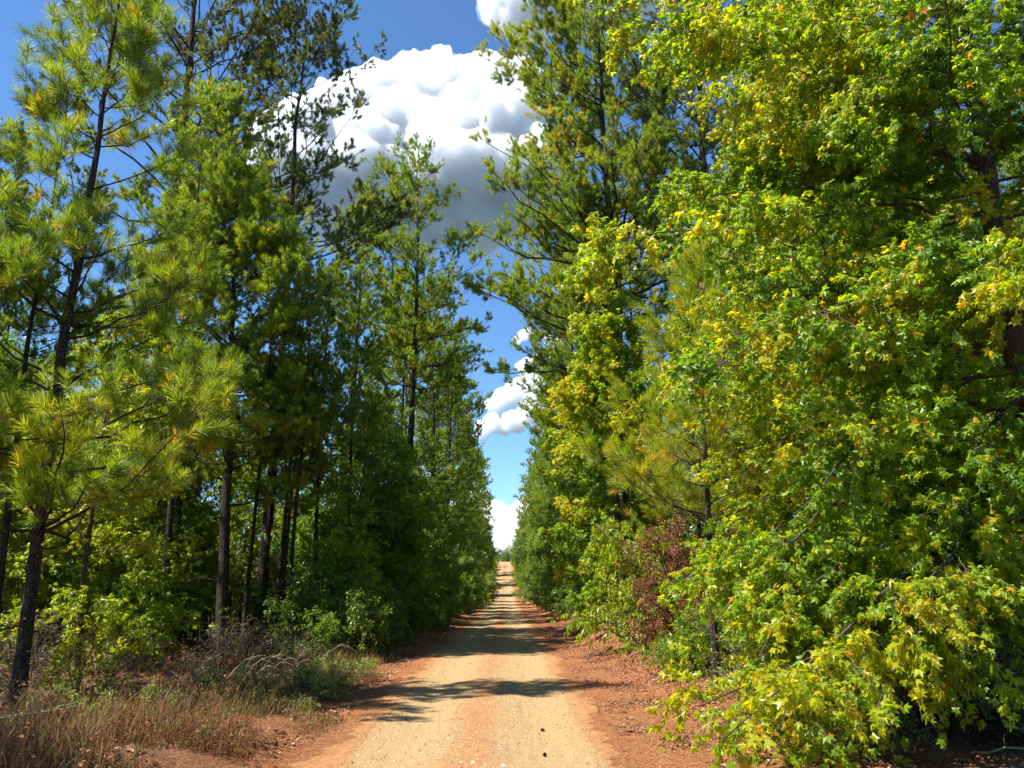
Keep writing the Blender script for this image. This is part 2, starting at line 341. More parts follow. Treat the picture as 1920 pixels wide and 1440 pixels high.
def pine(name, seed, H, cb, cr, r0, nb, prof, nl=.17, npt=46, wid=.006, sec=6, ter=4, needle='needle', lean=(0, 0), up=(5, 55), split=False,
         cones=0, dead=0, two=None, bend=.22, ttint=.45, az=None):
    global rng
    rng = np.random.default_rng(seed)
    tP, tR = trunk_line(H, r0, lean, .010)
    tb = MB(); tubes(tb, tP[None], tR[None], 10)
    h = cb + (H - cb) * np.sort(rng.uniform(0, 1, nb) ** 0.9) * .985
    u = (h - cb) / (H - cb)
    st, rr = on_line(tP, tR, h, H)
    a = np.arange(nb) * 2.399 + rng.normal(0, .5, nb)
    if az is not None: a = np.where(rng.uniform(0, 1, nb) < az[1], az[0] + rng.normal(0, .8, nb), a)
    el = np.radians(up[0] + (up[1] - up[0]) * u ** 1.2 + rng.normal(0, 7, nb))
    d = np.stack([np.cos(a) * np.cos(el), np.sin(a) * np.cos(el), np.sin(el)], -1)
    L = cr * np.interp(u, *prof) * rng.uniform(.72, 1.15, nb)
    P1, R1 = grow(st, d, L, np.clip(rr * .34, .010, .06), 8, bend * (1 - .7 * u), .035, .18)
    limbs = []
    if split:
        for b in range(nb):
            m_ = MB(); tubes(m_, P1[b:b + 1], R1[b:b + 1], 6); limbs.append(m_.mesh('limb', M['pine_bark']))
    else: tubes(tb, P1, R1, 6)
    if dead:
        hd = rng.uniform(cb * .45, cb * 1.1, dead); sd, rd = on_line(tP, tR, hd, H); ad = rng.uniform(0, 6.28, dead)
        dd = np.stack([np.cos(ad), np.sin(ad), rng.normal(.0, .2, dead)], -1)
        Pd, Rd = grow(sd, norm(dd), rng.uniform(.5, 2.2, dead), .014, 6, -.1, .06, .2); tubes(tb, Pd, Rd, 4)
        i_, s_, a_, b_, c_ = spawn(Pd, Rd, 3, .3, 1, (30, 60), None); Pe, Re = grow(a_, b_, rng.uniform(.15, .6, len(a_)), c_ * .6, 4, 0, .08); tubes(tb, Pe, Re, 3)
    cbm = MB()
    cnt = np.maximum(2, (sec * np.clip(L / cr * 1.3, .3, 1.4)).astype(int))
    i2, s2, st2, d2, r2 = spawn(P1, R1, cnt, .28, .98, (32, 62), .5, .18)
    L2 = (.30 + .42 * (1 - s2) * 1.3 * L[i2] * .55) * rng.uniform(.7, 1.3, len(s2)); L2 = np.minimum(L2, 1.9)
    P2, R2 = grow(st2, d2, L2, np.clip(r2 * .5, .005, .03), 5, .25, .05, .3); tubes(cbm, P2, R2, 4, 1, .3)
    c3 = np.maximum(1, (ter * np.clip(L2 / .7, .35, 2.0)).astype(int))
    i3, s3, st3, d3, r3 = spawn(P2, R2, c3, .3, 1, (25, 60), None)
    P3, R3 = grow(st3, norm(d3 + UP * .25), rng.uniform(.14, .42, len(s3)), .0055, 3, .2, .04, .6); tubes(cbm, P3, R3, 3, 1, .4)
    tips = np.concatenate([P1[:, -1], P2[:, -1], P3[:, -1]])
    axs = norm(np.concatenate([P1[:, -1] - P1[:, -2], P2[:, -1] - P2[:, -2], P3[:, -1] - P3[:, -2]]))
    bt = rng.normal(0, .12, nb); tt = ttint + np.concatenate([bt, bt[i2], bt[i2][i3]]) + rng.normal(0, .10, len(tips))
    tt = np.where(rng.uniform(0, 1, len(tips)) < .025, .97, tt)
    tufts(cbm, tips, axs, npt, nl, wid, np.clip(tt, 0, 1))
    pr = [('trunk', tb.mesh('trunk', M['pine_bark']), [('limb', l, []) for l in limbs]), ('crown', cbm.mesh('crown', [M[needle], M['twig']]), [])]
    if cones:
        q = rng.choice(len(P2), cones, False)
        pr.append(('cones', [(tuple(P2[k, -2] - UP * .05), rng.uniform(.8, 1.3)) for k in q], None))
    return dict(name=name, parts=pr, H=H)

def broad(name, seed, H, cb, cr, r0, nb, prof, leaf='blade', lsize=.09, per=9, sec=7, ter=5, mat_='broad', bark='grey_bark', lean=(0, 0), up=(0, 60),
          droop=.35, split=False, ttint=.42, tvar=.16, twig=(.22, .55), bend=-.05, az=None, tips=0.02, edge=0.0, len2=.5, hp=1.0, extra=()):
    global rng
    rng = np.random.default_rng(seed)
    tP, tR = trunk_line(H, r0, lean, .018)
    tb = MB(); tubes(tb, tP[None], tR[None], 9)
    h = cb + (H - cb) * np.sort(rng.uniform(0, 1, nb) ** hp) * .98; u = (h - cb) / (H - cb)
    st, rr = on_line(tP, tR, h, H)
    a = np.arange(nb) * 2.399 + rng.normal(0, .4, nb)
    if az is not None: a = np.where(rng.uniform(0, 1, nb) < az[1], az[0] + rng.normal(0, .75, nb), a)
    el = np.radians(up[0] + (up[1] - up[0]) * u ** 1.2 + rng.normal(0, 8, nb))
    d = np.stack([np.cos(a) * np.cos(el), np.sin(a) * np.cos(el), np.sin(el)], -1)
    L = cr * np.interp(u, *prof) * rng.uniform(.7, 1.12, nb)
    bend = np.full(nb, bend)
    for q, (eh, ea, ee, eL, eb) in enumerate(extra):          # telling limbs, in place of the first ones
        p_, r_ = on_line(tP, tR, np.array([eh]), H); st[q] = p_[0]; rr[q] = r_[0]; L[q] = eL; bend[q] = eb
        d[q] = (math.cos(ea) * math.cos(ee), math.sin(ea) * math.cos(ee), math.sin(ee))
    P1, R1 = grow(st, d, L, np.clip(rr * .21, .007, .035), 8, bend, .04, .15)
    limbs = []
    if split:
        for b in range(nb):
            m_ = MB(); tubes(m_, P1[b:b + 1], R1[b:b + 1], 6); limbs.append(m_.mesh('limb', M[bark]))
    else: tubes(tb, P1, R1, 5)
    cnt = np.maximum(2, (sec * np.clip(L / cr * 1.2, .3, 1.3)).astype(int))
    return finish_broad(name, tb, limbs, bark, P1, R1, L, cnt, leaf, lsize, per, ter, mat_, droop, ttint, tvar, twig, H, tips, edge, len2)

def finish_broad(name, tb, limbs, bark, P1, R1, L, cnt, leaf, lsize, per, ter, mat_, droop, ttint, tvar, twig, H, tips, edge, len2, trunk='trunk', crown='crown'):
    cbm = MB(); nb = len(P1)
    i2, s2, st2, d2, r2 = spawn(P1, R1, cnt, .18, .98, (30, 65), .6, .05)
    L2 = np.minimum((.25 + len2 * (1.05 - s2) * L[i2] * .6) * rng.uniform(.7, 1.3, len(s2)), 2.0)
    P2, R2 = grow(st2, d2, L2, np.clip(r2 * .5, .004, .025), 5, -.08, .06, .3); tubes(cbm, P2, R2, 3, 1, .3)
    c3 = np.maximum(1, (ter * np.clip(L2 / .6, .4, 2.2)).astype(int))
    i3, s3, st3, d3, r3 = spawn(P2, R2, c3, .15, 1, (25, 65), None)
    L3 = rng.uniform(twig[0], twig[1], len(s3))
    P3, R3 = grow(st3, d3, L3, .004, 4, -.25, .07, .5); tubes(cbm, P3, R3, 3, 1, .4)
    bt = rng.normal(0, tvar * .6, nb)[i2]; bt2 = bt + rng.normal(0, tvar * .5, len(i2))
    PP = np.concatenate([P3, P3[:0]]); tt = bt2[i3] + edge * (s2[i3] - .5)
    idx, s, q, dr, _ = spawn(PP, np.full(PP.shape[:2], .003), per, .1, 1.0, (35, 85), None)
    n = len(idx)
    dr = norm(dr + np.array([0, 0, -1.0]) * (droop * rng.uniform(.2, 1.6, n))[:, None])
    pos = q + dr * (lsize * rng.uniform(.15, .5, n))[:, None]
    ax = norm(dr + rng.normal(0, .25, (n, 3)) - UP * (droop * .5))
    nr = norm(UP * .8 + dr * .35 + rng.normal(0, .55, (n, 3)))
    t = ttint + tt[idx] + rng.normal(0, tvar * .7, n)
    t = np.where(rng.uniform(0, 1, n) < tips, rng.uniform(.80, 1, n), np.clip(t, 0, .78))
    sz = lsize * rng.uniform(.45, 1.2, n)
    TV, TF = dict(star=(STAR, STAR_F), blade=(BLADE, TRI2), oval=(OVAL, TRI2), droop=(DROOP, TRI2))[leaf]
    if leaf == 'star':
        kind = rng.integers(0, 4, n)
        for q in range(4):
            V2 = TV.copy(); c_ = (-.9, -.35, .25, .8)[q]; V2[:, 2] += c_ * V2[:, 0] ** 2 - (.5, .2, .6, .1)[q] * np.maximum(V2[:, 1] - .2, 0) ** 2; V2[:, 0] *= (.85, 1.05, .95, 1.1)[q]; V2[:, 0] += (.08, -.06, .0, .1)[q] * V2[:, 1]
            e = kind == q; stamp(cbm, pos[e], ax[e], nr[e], sz[e], V2, TF, t[e])
    else: stamp(cbm, pos, ax, nr, sz, TV, TF, t)
    return dict(name=name, parts=[(trunk, tb.mesh(trunk, M[bark]), [('limb', l, []) for l in limbs]), (crown, cbm.mesh(crown, [M[mat_], M['twig']]), [])], H=H)

def bush(name, seed, H, W, stems=12, leaf='oval', lsize=.06, per=9, ter=5, sec=7, mat_='dark_leaf', droop=.2, ttint=.4, tvar=.16, tips=.02, up=(25, 85), bend=-.12, twig=(.15, .4)):
    global rng
    rng = np.random.default_rng(seed)
    a = np.arange(stems) * 2.399 + rng.normal(0, .4, stems); el = np.radians(rng.uniform(up[0], up[1], stems))
    d = np.stack([np.cos(a) * np.cos(el), np.sin(a) * np.cos(el), np.sin(el)], -1)
    L = 1 / np.sqrt((np.cos(el) / (W * .5)) ** 2 + (np.sin(el) / H) ** 2) * rng.uniform(.75, 1.12, stems)
    st = np.stack([np.cos(a) * .12, np.sin(a) * .12, np.zeros(stems)], -1) * W * .4
    P1, R1 = grow(st, d, L, .009 + .006 * H * rng.uniform(.7, 1.2, stems), 8, bend, .045, .2)
    tb = MB(); tubes(tb, P1, R1, 5)
    cnt = np.maximum(2, (sec * np.clip(L / H, .4, 1.5)).astype(int))
    return finish_broad(name, tb, [], 'grey_bark', P1, R1, L, cnt, leaf, lsize, per, ter, mat_, droop, ttint, tvar, twig, H, tips, 0, .5, 'stems', 'foliage')

CONE = None
def cone_mesh():
    global rng
    rng = np.random.default_rng(5)
    mb = MB(); n = 9; s = np.linspace(0, 1, n); r = .034 * np.sin(np.pi * (.12 + .85 * s)) ** .8
    tubes(mb, np.stack([s * 0, s * 0, -s * .10], -1)[None], r[None] * .7, 8)
    k = 70; t = np.linspace(0.03, .97, k); a = np.arange(k) * 2.399; rr = .034 * np.sin(np.pi * (.12 + .85 * t)) ** .8 * .6
    pos = np.stack([np.cos(a) * rr, np.sin(a) * rr, -t * .10], -1); ax = norm(np.stack([np.cos(a), np.sin(a), -.5 * np.ones(k)], -1))
    stamp(mb, pos, ax, np.broadcast_to(UP, ax.shape), .022, OVAL, TRI2, .5)
    return mb.mesh('pine_cone', M['cone'])
CONE = cone_mesh()

def place(pr, x, y, label, cat, group=None, s=1.0, rz=None, name=None, tilt=(0, 0), sink=.06, sz=None):
    e = bpy.data.objects.new(name or pr['name'], None); C.objects.link(e)
    e.empty_display_size = .3
    e.location = (x, y, float(gz(x, y)) - sink * s); e.rotation_euler = (tilt[0], tilt[1], random.uniform(0, 6.28) if rz is None else rz)
    e.scale = (s, s, s * (sz or 1))
    tag(e, label, cat, group)
    for nm, me, ch in pr['parts']:
        if nm == 'cones':
            for p_, k_ in me:
                c = obj('cone', CONE, e, p_); c.scale = (k_ * 1.1,) * 3; c.rotation_euler = (random.uniform(-.7, .7), random.uniform(-.7, .7), 0)
            continue
        o = obj(nm, me, e)
        for n2, m2, _ in ch: obj(n2, m2, o)
    return e
def px(col, Y):        # sideways metres of a photo column at ground level, Y metres down the road
    return (col - 950) / 1442 * Y * .985

OPEN = ([0, .15, .4, .7, .9, 1], [.75, 1, .95, .8, .5, .25])
CONIC = ([0, .12, .5, .85, 1], [.8, 1, .72, .35, .1])
ROUND = ([0, .25, .55, .85, 1], [.7, .95, 1, .65, .25])
LOW = ([0, .1, .4, .75, 1], [1.0, 1.0, .9, .6, .2])

PR = {}
PR['near_pine'] = pine('pine_tree', 21, 14.2, 2.5, 3.4, .11, 74, ([0, .15, .36, .7, 1], [1, .92, .50, .38, .2]), .23, 64, .0052, 9, 7, 'needle', (.004, .0), (4, 66), True, 6, 5, ttint=.5, bend=.3)
PR['dome_pine'] = pine('pine_tree', 22, 15.2, 4.2, 3.3, .19, 68, ROUND, .19, 60, .0085, 11, 7, 'needle', (-.06, .004), (0, 60), True, 0, 6, ttint=.5)
PR['cone_pine'] = pine('pine_tree', 23, 25.5, 10.5, 5.6, .25, 54, OPEN, .15, 54, .012, 10, 6, 'needle_old', (.002, .003), (14, 62), False, 60, 7, ttint=.5, bend=.28)
PR['lone_pine'] = pine('pine_tree', 24, 26.0, 11.0, 5.4, .23, 52, OPEN, .145, 54, .012, 10, 6, 'needle_old', (.006, -.002), (8, 66), False, 44, 5, ttint=.45, bend=.28)
PR['mature_pine'] = pine('pine_tree', 25, 25, 12.0, 4.6, .24, 60, ROUND, .17, 50, .011, 11, 7, 'needle', (.0, .0), (2, 58), False, 0, 10, ttint=.45)
PR['leaning_pine'] = pine('pine_tree', 26, 27, 8.5, 5.8, .27, 74, OPEN, .18, 56, .010, 12, 8, 'needle', (-.01, .0), (0, 48), False, 0, 8, ttint=.5, az=(math.pi, .4))
PR['slim_pine'] = pine('pine_tree', 27, 20, 5.0, 3.0, .15, 68, ROUND, .17, 44, .013, 9, 6, 'needle', (.006, .0), (0, 60), False, 0, 12, ttint=.4)
PR['old_pine'] = pine('pine_tree', 28, 22, 6.0, 3.5, .18, 66, ROUND, .17, 44, .013, 9, 6, 'needle', (-.004, .003), (0, 58), False, 0, 10, ttint=.48)
PR['young_pine'] = pine('young_pine', 29, 7.6, 2.5, 2.2, .07, 48, CONIC, .21, 70, .006, 6, 4, 'needle_young', (0, 0), (12, 60), False, 0, 0, ttint=.6)
PR['pole_pine'] = pine('pine_tree', 30, 17, 4.6, 2.2, .11, 50, ROUND, .17, 40, .013, 7, 5, 'needle', (.008, .004), (0, 60), False, 0, 16, ttint=.42)

PR['near_gum'] = broad('sweetgum_tree', 41, 13.5, 2.7, 4.5, .20, 98, ([0, .1, .35, .68, 1], [.92, .97, .98, .88, .3]), 'star', .074, 17, 16, 7, 'gum', up=(-8, 58), droop=.55, split=True,
                       ttint=.47, tvar=.20, twig=(.2, .5), bend=-.16, az=(3.4, .62), tips=.03, edge=.22, hp=1.05, extra=[(2.2, 3.35, .1, 4.9, -.42), (2.6, 3.55, .1, 4.8, -.40), (3.0, 3.2, .15, 4.9, -.42), (2.9, 3.42, .0, 4.6, -.35), (3.7, 3.3, .1, 4.8, -.45), (2.0, 3.6, .15, 4.4, -.38), (1.7, 3.4, .2, 4.6, -.36), (2.3, 3.68, .0, 4.9, -.40), (1.8, 3.6, .0, 4.7, -.32), (1.9, 3.5, .0, 4.7, -.36)])
PR['mid_gum'] = broad('sweetgum_tree', 42, 14.5, 3.4, 3.6, .19, 70, ([0, .1, .35, .65, 1], [.85, 1, 1, .8, .3]), 'star', .095, 10, 12, 6, 'gum', up=(0, 60), droop=.5,
                      ttint=.5, tvar=.22, bend=-.08, tips=.03, edge=.25)
PR['conic_gum'] = broad('sweetgum_tree', 43, 13.2, .8, 2.5, .15, 70, CONIC, 'star', .11, 12, 11, 8, 'gum', up=(8, 60), droop=.45, ttint=.54, tvar=.2, tips=.01, edge=.3)
PR['under_tree'] = broad('understory_tree', 44, 9.0, .8, 2.9, .10, 48, ROUND, 'oval', .12, 13, 10, 7, 'broad', up=(5, 62), droop=.3, ttint=.46, tvar=.18)
PR['tall_broad'] = broad('broadleaf_tree', 45, 14.0, 1.4, 3.3, .15, 60, ROUND, 'oval', .13, 14, 10, 7, 'broad', up=(0, 60), droop=.3, ttint=.38, tvar=.18)
PR['dark_broad'] = broad('broadleaf_tree', 46, 10.5, .3, 3.0, .13, 60, LOW, 'oval', .13, 14, 10, 7, 'dark_leaf', up=(0, 60), droop=.3, ttint=.5, tvar=.2)
PR['yellow_tree'] = broad('sweetgum_sapling', 47, 7.5, .6, 2.3, .07, 44, LOW, 'star', .095, 11, 9, 6, 'yellow_leaf', up=(5, 62), droop=.4, ttint=.5, tvar=.18)
PR['sapling'] = broad('sweetgum_sapling', 48, 5.6, .3, 1.7, .045, 40, LOW, 'star', .10, 11, 8, 6, 'gum', up=(10, 62), droop=.4, ttint=.36, tvar=.18)
PR['shrub_dark'] = bush('roadside_shrub', 61, 2.8, 3.2, 22, 'oval', .085, 13, 8, 11)
PR['shrub_green'] = bush('roadside_shrub', 62, 2.4, 2.8, 20, 'oval', .085, 13, 8, 11, 'broad', ttint=.42)
PR['shrub_tall'] = bush('roadside_shrub', 63, 4.8, 3.4, 26, 'oval', .105, 13, 8, 12, 'broad', ttint=.34)
PR['shrub_yellow'] = bush('drooping_shrub', 64, 3.6, 3.0, 22, 'droop', .13, 10, 6, 11, 'yellow_leaf', droop=.9, ttint=.45, tvar=.18, bend=-.3)
PR['shrub_rust'] = bush('rust_shrub', 65, 2.9, 2.6, 22, 'oval', .06, 14, 9, 12, 'red_leaf', ttint=.5, tvar=.28)
PR['shrub_small'] = bush('small_leaved_shrub', 66, 2.0, 2.6, 24, 'oval', .040, 16, 9, 12, 'pale_leaf', ttint=.45, tvar=.22)
PR['shrub_bright'] = bush('leafy_shrub', 67, 1.7, 2.0, 10, 'oval', .10, 8, 4, 6, 'yellow_leaf', ttint=.62, tvar=.15, up=(35, 85))
PR['weed'] = bush('weed_clump', 68, .58, .75, 16, 'blade', .055, 10, 4, 4, 'weed', ttint=.7, up=(50, 88), bend=-.05, twig=(.06, .16))
PR['brush'] = bush('bare_bush', 69, 1.5, 2.0, 20, 'oval', .04, 2, 4, 7, 'pale_leaf', ttint=.5)
for k_, v_ in PR.items(): print(k_, [len(m_[1].polygons) for m_ in v_['parts'] if m_[0] != 'cones'])

# ------------------------------------------------------------------ near and telling trees, one by one
P = place
# left of the road
P(PR['near_pine'], -7.3, 12.3, 'long-needled leaning pine nearest the left edge, dark trunk rising from brown grass', 'pine tree', s=1, rz=.15)
P(PR['near_pine'], -10.6, 11.6, 'pine standing at the far left, only its needle-laden branches reaching into the photo', 'pine tree', rz=.5, s=.95)
P(PR['under_tree'], -8.3, 4.4, 'added unseen broadleaf tree beside the left verge, shading the lower left corner', 'tree', s=.85)  # out of view, added to cast shade on the lower left grass
P(PR['pole_pine'], -7.95, 12.6, 'thin grey stem just left of the leaning long-needled pine', 'pine tree', s=.62, rz=2)
P(PR['dome_pine'], -7.6, 21.7, 'round-topped green pine with stout dark trunk amid the left stand', 'pine tree', rz=0, s=.91)
P(PR['cone_pine'], -12.8, 27, 'tall open pine hung with dark cones, cut by the top edge above the left stand', 'pine tree', rz=1.1, s=1.2)
P(PR['lone_pine'], -8.9, 29, 'tall sparse pine standing alone against the big cloud on the left', 'pine tree', rz=2.0)
P(PR['mature_pine'], -5.3, 41, 'pine with bare grey trunk and rounded crown below the cloud, left of the sky gap', 'pine tree', rz=.4, s=1.03)
P(PR['old_pine'], -8.4, 40, 'pine crown half hidden behind the sparse lone pine, under the cloud edge', 'pine tree', rz=.4, s=1.0)
P(PR['pole_pine'], -9.0, 21.0, 'straight thin pine stem just left of the round-topped pine trunk', 'pine tree', s=.95, rz=3)
P(PR['slim_pine'], -10.0, 23.6, 'second dark trunk left of the round-topped pine, beside the leaf mound', 'pine tree', s=.9, rz=1)
P(PR['yellow_tree'], -9.2, 17.5, 'bright yellow-green sweetgum sapling glowing behind the leaning pine', 'tree', s=1.05)
P(PR['shrub_bright'], -6.9, 13.2, 'bright yellow-green bush at the foot of the leaning pine', 'shrub', s=.95)
P(PR['sapling'], -3.9, 27.5, 'sweetgum sapling with light tips standing out before the dark left thicket', 'tree', s=1.0, rz=1)

# right of the road
P(PR['near_gum'], 6.35, 9.0, 'large sweetgum filling the right side, yellow-green star leaves drooping to the ground', 'sweetgum', rz=0)
P(PR['mid_gum'], 6.5, 15.0, 'second sweetgum behind the large one, its leaves edging the pines', 'sweetgum', rz=.8)
P(PR['young_pine'], 3.3, 12.8, 'young pine with long bright needles poking out left of the large sweetgum', 'pine tree', rz=.5, s=.92)
P(PR['young_pine'], 4.7, 19.2, 'young bright pine between the narrow sweetgum and the yellow drooping shrub', 'pine tree', rz=2.5, s=.95)
P(PR['conic_gum'], 3.5, 24, 'narrow pointed sweetgum below the tall right pines', 'sweetgum', rz=.3, s=1.0)
P(PR['leaning_pine'], 4.1, 28, 'tallest right pine reaching branches left over the road toward the cloud', 'pine tree', rz=0)
P(PR['mature_pine'], 5.0, 33, 'tall pine with dark trunk just left of the tallest right pine', 'pine tree', rz=1, s=1.05)
P(PR['cone_pine'], 7.3, 26, 'open-branched tall pine between the narrow sweetgum and the large sweetgum', 'pine tree', rz=2.2, s=1.0)
P(PR['shrub_yellow'], 3.7, 21.0, 'yellow-green drooping shrub beside the right verge', 'shrub', s=1.25)
P(PR['shrub_rust'], 4.05, 16.6, 'rusty brown shrub between the yellow drooping shrub and the large sweetgum', 'shrub', s=1.12)
P(PR['shrub_green'], 3.55, 15.0, 'low green shrub at the foot of the rusty brown shrub', 'shrub', s=.62)
P(PR['shrub_small'], 4.6, 9.7, 'small-leaved pale shrub under the large sweetgum by the lower right corner', 'shrub', s=1.0)
P(PR['shrub_small'], 7.2, 11.2, 'paler shrub of tiny leaves deep under the large sweetgum', 'shrub', s=1.25)
P(PR['shrub_small'], 5.9, 10.4, 'pale small-leaved shrub right of the drooping sweetgum branch tips', 'shrub', s=1.2)
P(PR['shrub_small'], 4.4, 11.6, 'small-leaved shrub between the young pine trunk and the large sweetgum', 'shrub', s=1.1)
P(PR['shrub_dark'], 7.6, 13.5, 'dark tall shrub deep behind the pale small-leaved shrubs on the right', 'shrub', s=1.2)
P(PR['brush'], 3.9, 10.6, 'twiggy nearly bare bush behind the hanging sweetgum leaves', 'shrub', s=.9)

# rows along both sides, further down
rr_ = random.Random(5)
def jit(a): return rr_.uniform(-a, a)
GL = 'thicket shrubs along the left roadside'; GR = 'thicket shrubs along the right roadside'
y = 21.5
while y < 175:
    k = rr_.choice(['shrub_dark', 'shrub_tall', 'shrub_dark', 'shrub_green'])
    P(PR[k], -4.3 - rr_.uniform(0, .6) + (.7 if y > 60 else 0), y, 'dark leafy shrub in the shaded thicket lining the left roadside', 'shrub', GL, s=rr_.uniform(.8, 1.15) * (1 + y / 400))
    if y > 26: P(PR[rr_.choice(['shrub_tall', 'shrub_dark'])], -6.6 - rr_.uniform(0, 1.5), y + jit(1), 'tall shrub standing behind the first row of the left roadside thicket', 'shrub', 'second row of left thicket shrubs', s=rr_.uniform(.9, 1.2))
    y += 1.9 + y * .035
y = 24.5
while y < 175:
    k = rr_.choice(['shrub_dark', 'shrub_tall', 'shrub_green', 'shrub_dark'])
    P(PR[k], 4.4 + rr_.uniform(0, .7) - (.7 if y > 60 else 0) - (.5 if y > 95 else 0), y, 'leafy shrub in the sunlit thicket lining the right roadside', 'shrub', GR, s=rr_.uniform(.8, 1.1) * (1 + y / 400))
    y += 2.2 + y * .045
# understory trees
for k, (x, y, p, s) in enumerate([(-5.1, 27.5, 'dark_broad', .8), (-5.6, 32, 'under_tree', 1), (-5.0, 34, 'dark_broad', .85), (-4.9, 39, 'under_tree', .8), (-5.0, 46, 'dark_broad', .95), (-5.1, 53, 'tall_broad', .8), (-5.0, 61, 'dark_broad', 1),
                                  (-4.8, 72, 'dark_broad', 1.05), (-4.6, 84, 'tall_broad', .85), (-4.7, 97, 'dark_broad', 1.1), (-4.4, 112, 'dark_broad', 1.1), (-4.4, 128, 'tall_broad', .9), (-4.4, 146, 'dark_broad', 1.0), (-4.6, 166, 'dark_broad', .8)]):
    P(PR[p], x, y, 'dark green broadleaf tree in the wall of foliage on the left of the road', 'tree', 'broadleaf trees along the left roadside', s=s)
for k, (x, y, p, s) in enumerate([(6.4, 20.5, 'tall_broad', .9), (4.6, 31, 'tall_broad', .75), (4.5, 36, 'dark_broad', .85), (4.4, 42, 'conic_gum', .9), (4.3, 49, 'dark_broad', .95), (4.3, 57, 'tall_broad', .85), (4.1, 66, 'dark_broad', 1.05),
                                  (3.9, 78, 'tall_broad', .9), (3.5, 92, 'dark_broad', 1.05), (3.3, 108, 'tall_broad', .9), (3.2, 126, 'dark_broad', 1.05), (3.1, 146, 'under_tree', 1.0), (3.3, 168, 'dark_broad', .75)]):
    P(PR[p], x, y, 'green broadleaf tree in the sunlit foliage wall on the right of the road', 'tree', 'broadleaf trees along the right roadside', s=s)
# pines lining the road further down
for (x, y, p, s) in [(-6.6, 47, 'slim_pine', 1.05), (-4.7, 50, 'old_pine', 1.0), (-7.5, 56, 'mature_pine', .9), (-4.6, 60, 'slim_pine', 1.08), (-5.6, 70, 'old_pine', 1.0), (-5.4, 82, 'slim_pine', 1.1), (-5.2, 96, 'old_pine', 1),
                     (-5.2, 112, 'slim_pine', 1.05), (-5.0, 130, 'old_pine', .95), (-5.0, 150, 'slim_pine', .9)]:
    P(PR[p], x, y, 'pine in the left row beyond the bare-trunked pine, its crown edging the sky gap', 'pine tree', 'pines of the left row further down the road', s=s)
for (x, y, p, s) in [(4.3, 41, 'old_pine', .95), (4.4, 48, 'mature_pine', .85), (6.8, 38, 'slim_pine', 1.1), (5.0, 55, 'old_pine', 1.02), (4.9, 64, 'slim_pine', 1.05), (4.8, 76, 'old_pine', 1), (4.7, 90, 'slim_pine', 1.0),
                     (4.6, 106, 'old_pine', .95), (4.5, 124, 'slim_pine', .95), (4.5, 145, 'old_pine', .8)]:
    P(PR[p], x, y, 'pine in the right row beyond the tallest pine, its crown edging the sky gap', 'pine tree', 'pines of the right row further down the road', s=s)
# the woods behind, left
for q in range(30):
    y = rr_.uniform(17, 62); x = -11 - rr_.uniform(0, 1) * (10 + y * .45)
    p = rr_.choice(['slim_pine', 'pole_pine', 'old_pine', 'pole_pine'])
    P(PR[p], x, y, 'slender pine among the trunks of the left woods behind the roadside trees', 'pine tree', 'pines in the left woods', s=rr_.uniform(.5, .75))
for q in range(70):
    y = rr_.uniform(19, 55); x = -10.5 - rr_.uniform(0, 1) * (8 + y * .55)
    p = rr_.choice(['under_tree', 'yellow_tree', 'under_tree', 'under_tree'])
    P(PR[p], x, y, 'sunlit broadleaf tree in the left woods behind the roadside trees', 'tree', 'broadleaf trees in the left woods', s=rr_.uniform(.6, .95))
for q in range(46):
    y = rr_.uniform(25, 60); x = -9.5 - rr_.uniform(0, 1) * (6 + y * .4)
    P(PR[rr_.choice(['shrub_green', 'shrub_tall', 'shrub_tall', 'brush'])], x, y, 'low green shrub on the floor of the left woods', 'shrub', 'shrubs in the left woods', s=rr_.uniform(.6, 1))
# slim stems in the thicket left of the road
for (x, y, s) in [(-7.3, 22.4, .68), (-6.9, 24, .74), (-6.5, 23, .6), (-6.0, 22, .62), (-5.6, 23.4, .68), (-7.7, 25.5, .8), (-5.1, 25.5, .72)]:
    P(PR['pole_pine'], x, y, 'thin dark stem in the shade right of the round-topped pine trunk', 'pine tree', 'thin stems in the shaded left thicket', s=s)
for (x, y, p, s, lb) in [(-4.4, 22.5, 'sapling', .75, 'thin leafy sapling where the left thicket begins beside the track'), (-8.6, 19.0, 'sapling', .55, 'short sapling beside the heap of brown leaves')]:
    P(PR[p], x, y, lb, 'tree', s=s)
for (x, y, s) in [(-7.0, 20.2, 1), (-6.0, 19.0, .8), (-5.2, 19.8, .9), (-8.2, 18.2, .9), (-6.2, 21.5, 1.1), (-5.0, 18.2, .6), (-7.6, 16.6, .7), (-9.8, 16.5, 1), (-8.8, 15.0, .8), (-6.0, 15.6, .55)]:
    P(PR['brush'], x, y, 'brown twiggy brush at the feet of the dark trunks on the left', 'shrub', 'brown brush under the left trunks', s=s)
# the woods behind, right
for q in range(40):
    y = rr_.uniform(14, 60); x = 9 + rr_.uniform(0, 1) * (4 + y * .4)
    p = rr_.choice(['slim_pine', 'under_tree', 'tall_broad', 'under_tree'])
    P(PR[p], x, y, 'tree of the right woods behind the large sweetgum, seen only through its leaves', 'tree', 'trees in the right woods', s=rr_.uniform(.8, 1.0))
for q in range(34):
    y = rr_.uniform(10.5, 34); x = 8.0 + rr_.uniform(0, 1) * (2 + y * .3)
    P(PR[rr_.choice(['shrub_small', 'shrub_green', 'shrub_tall', 'shrub_small'])], x, y, 'shrub of the right woods seen through gaps below the large sweetgum', 'shrub', 'shrubs in the right woods', s=rr_.uniform(.9, 1.4))
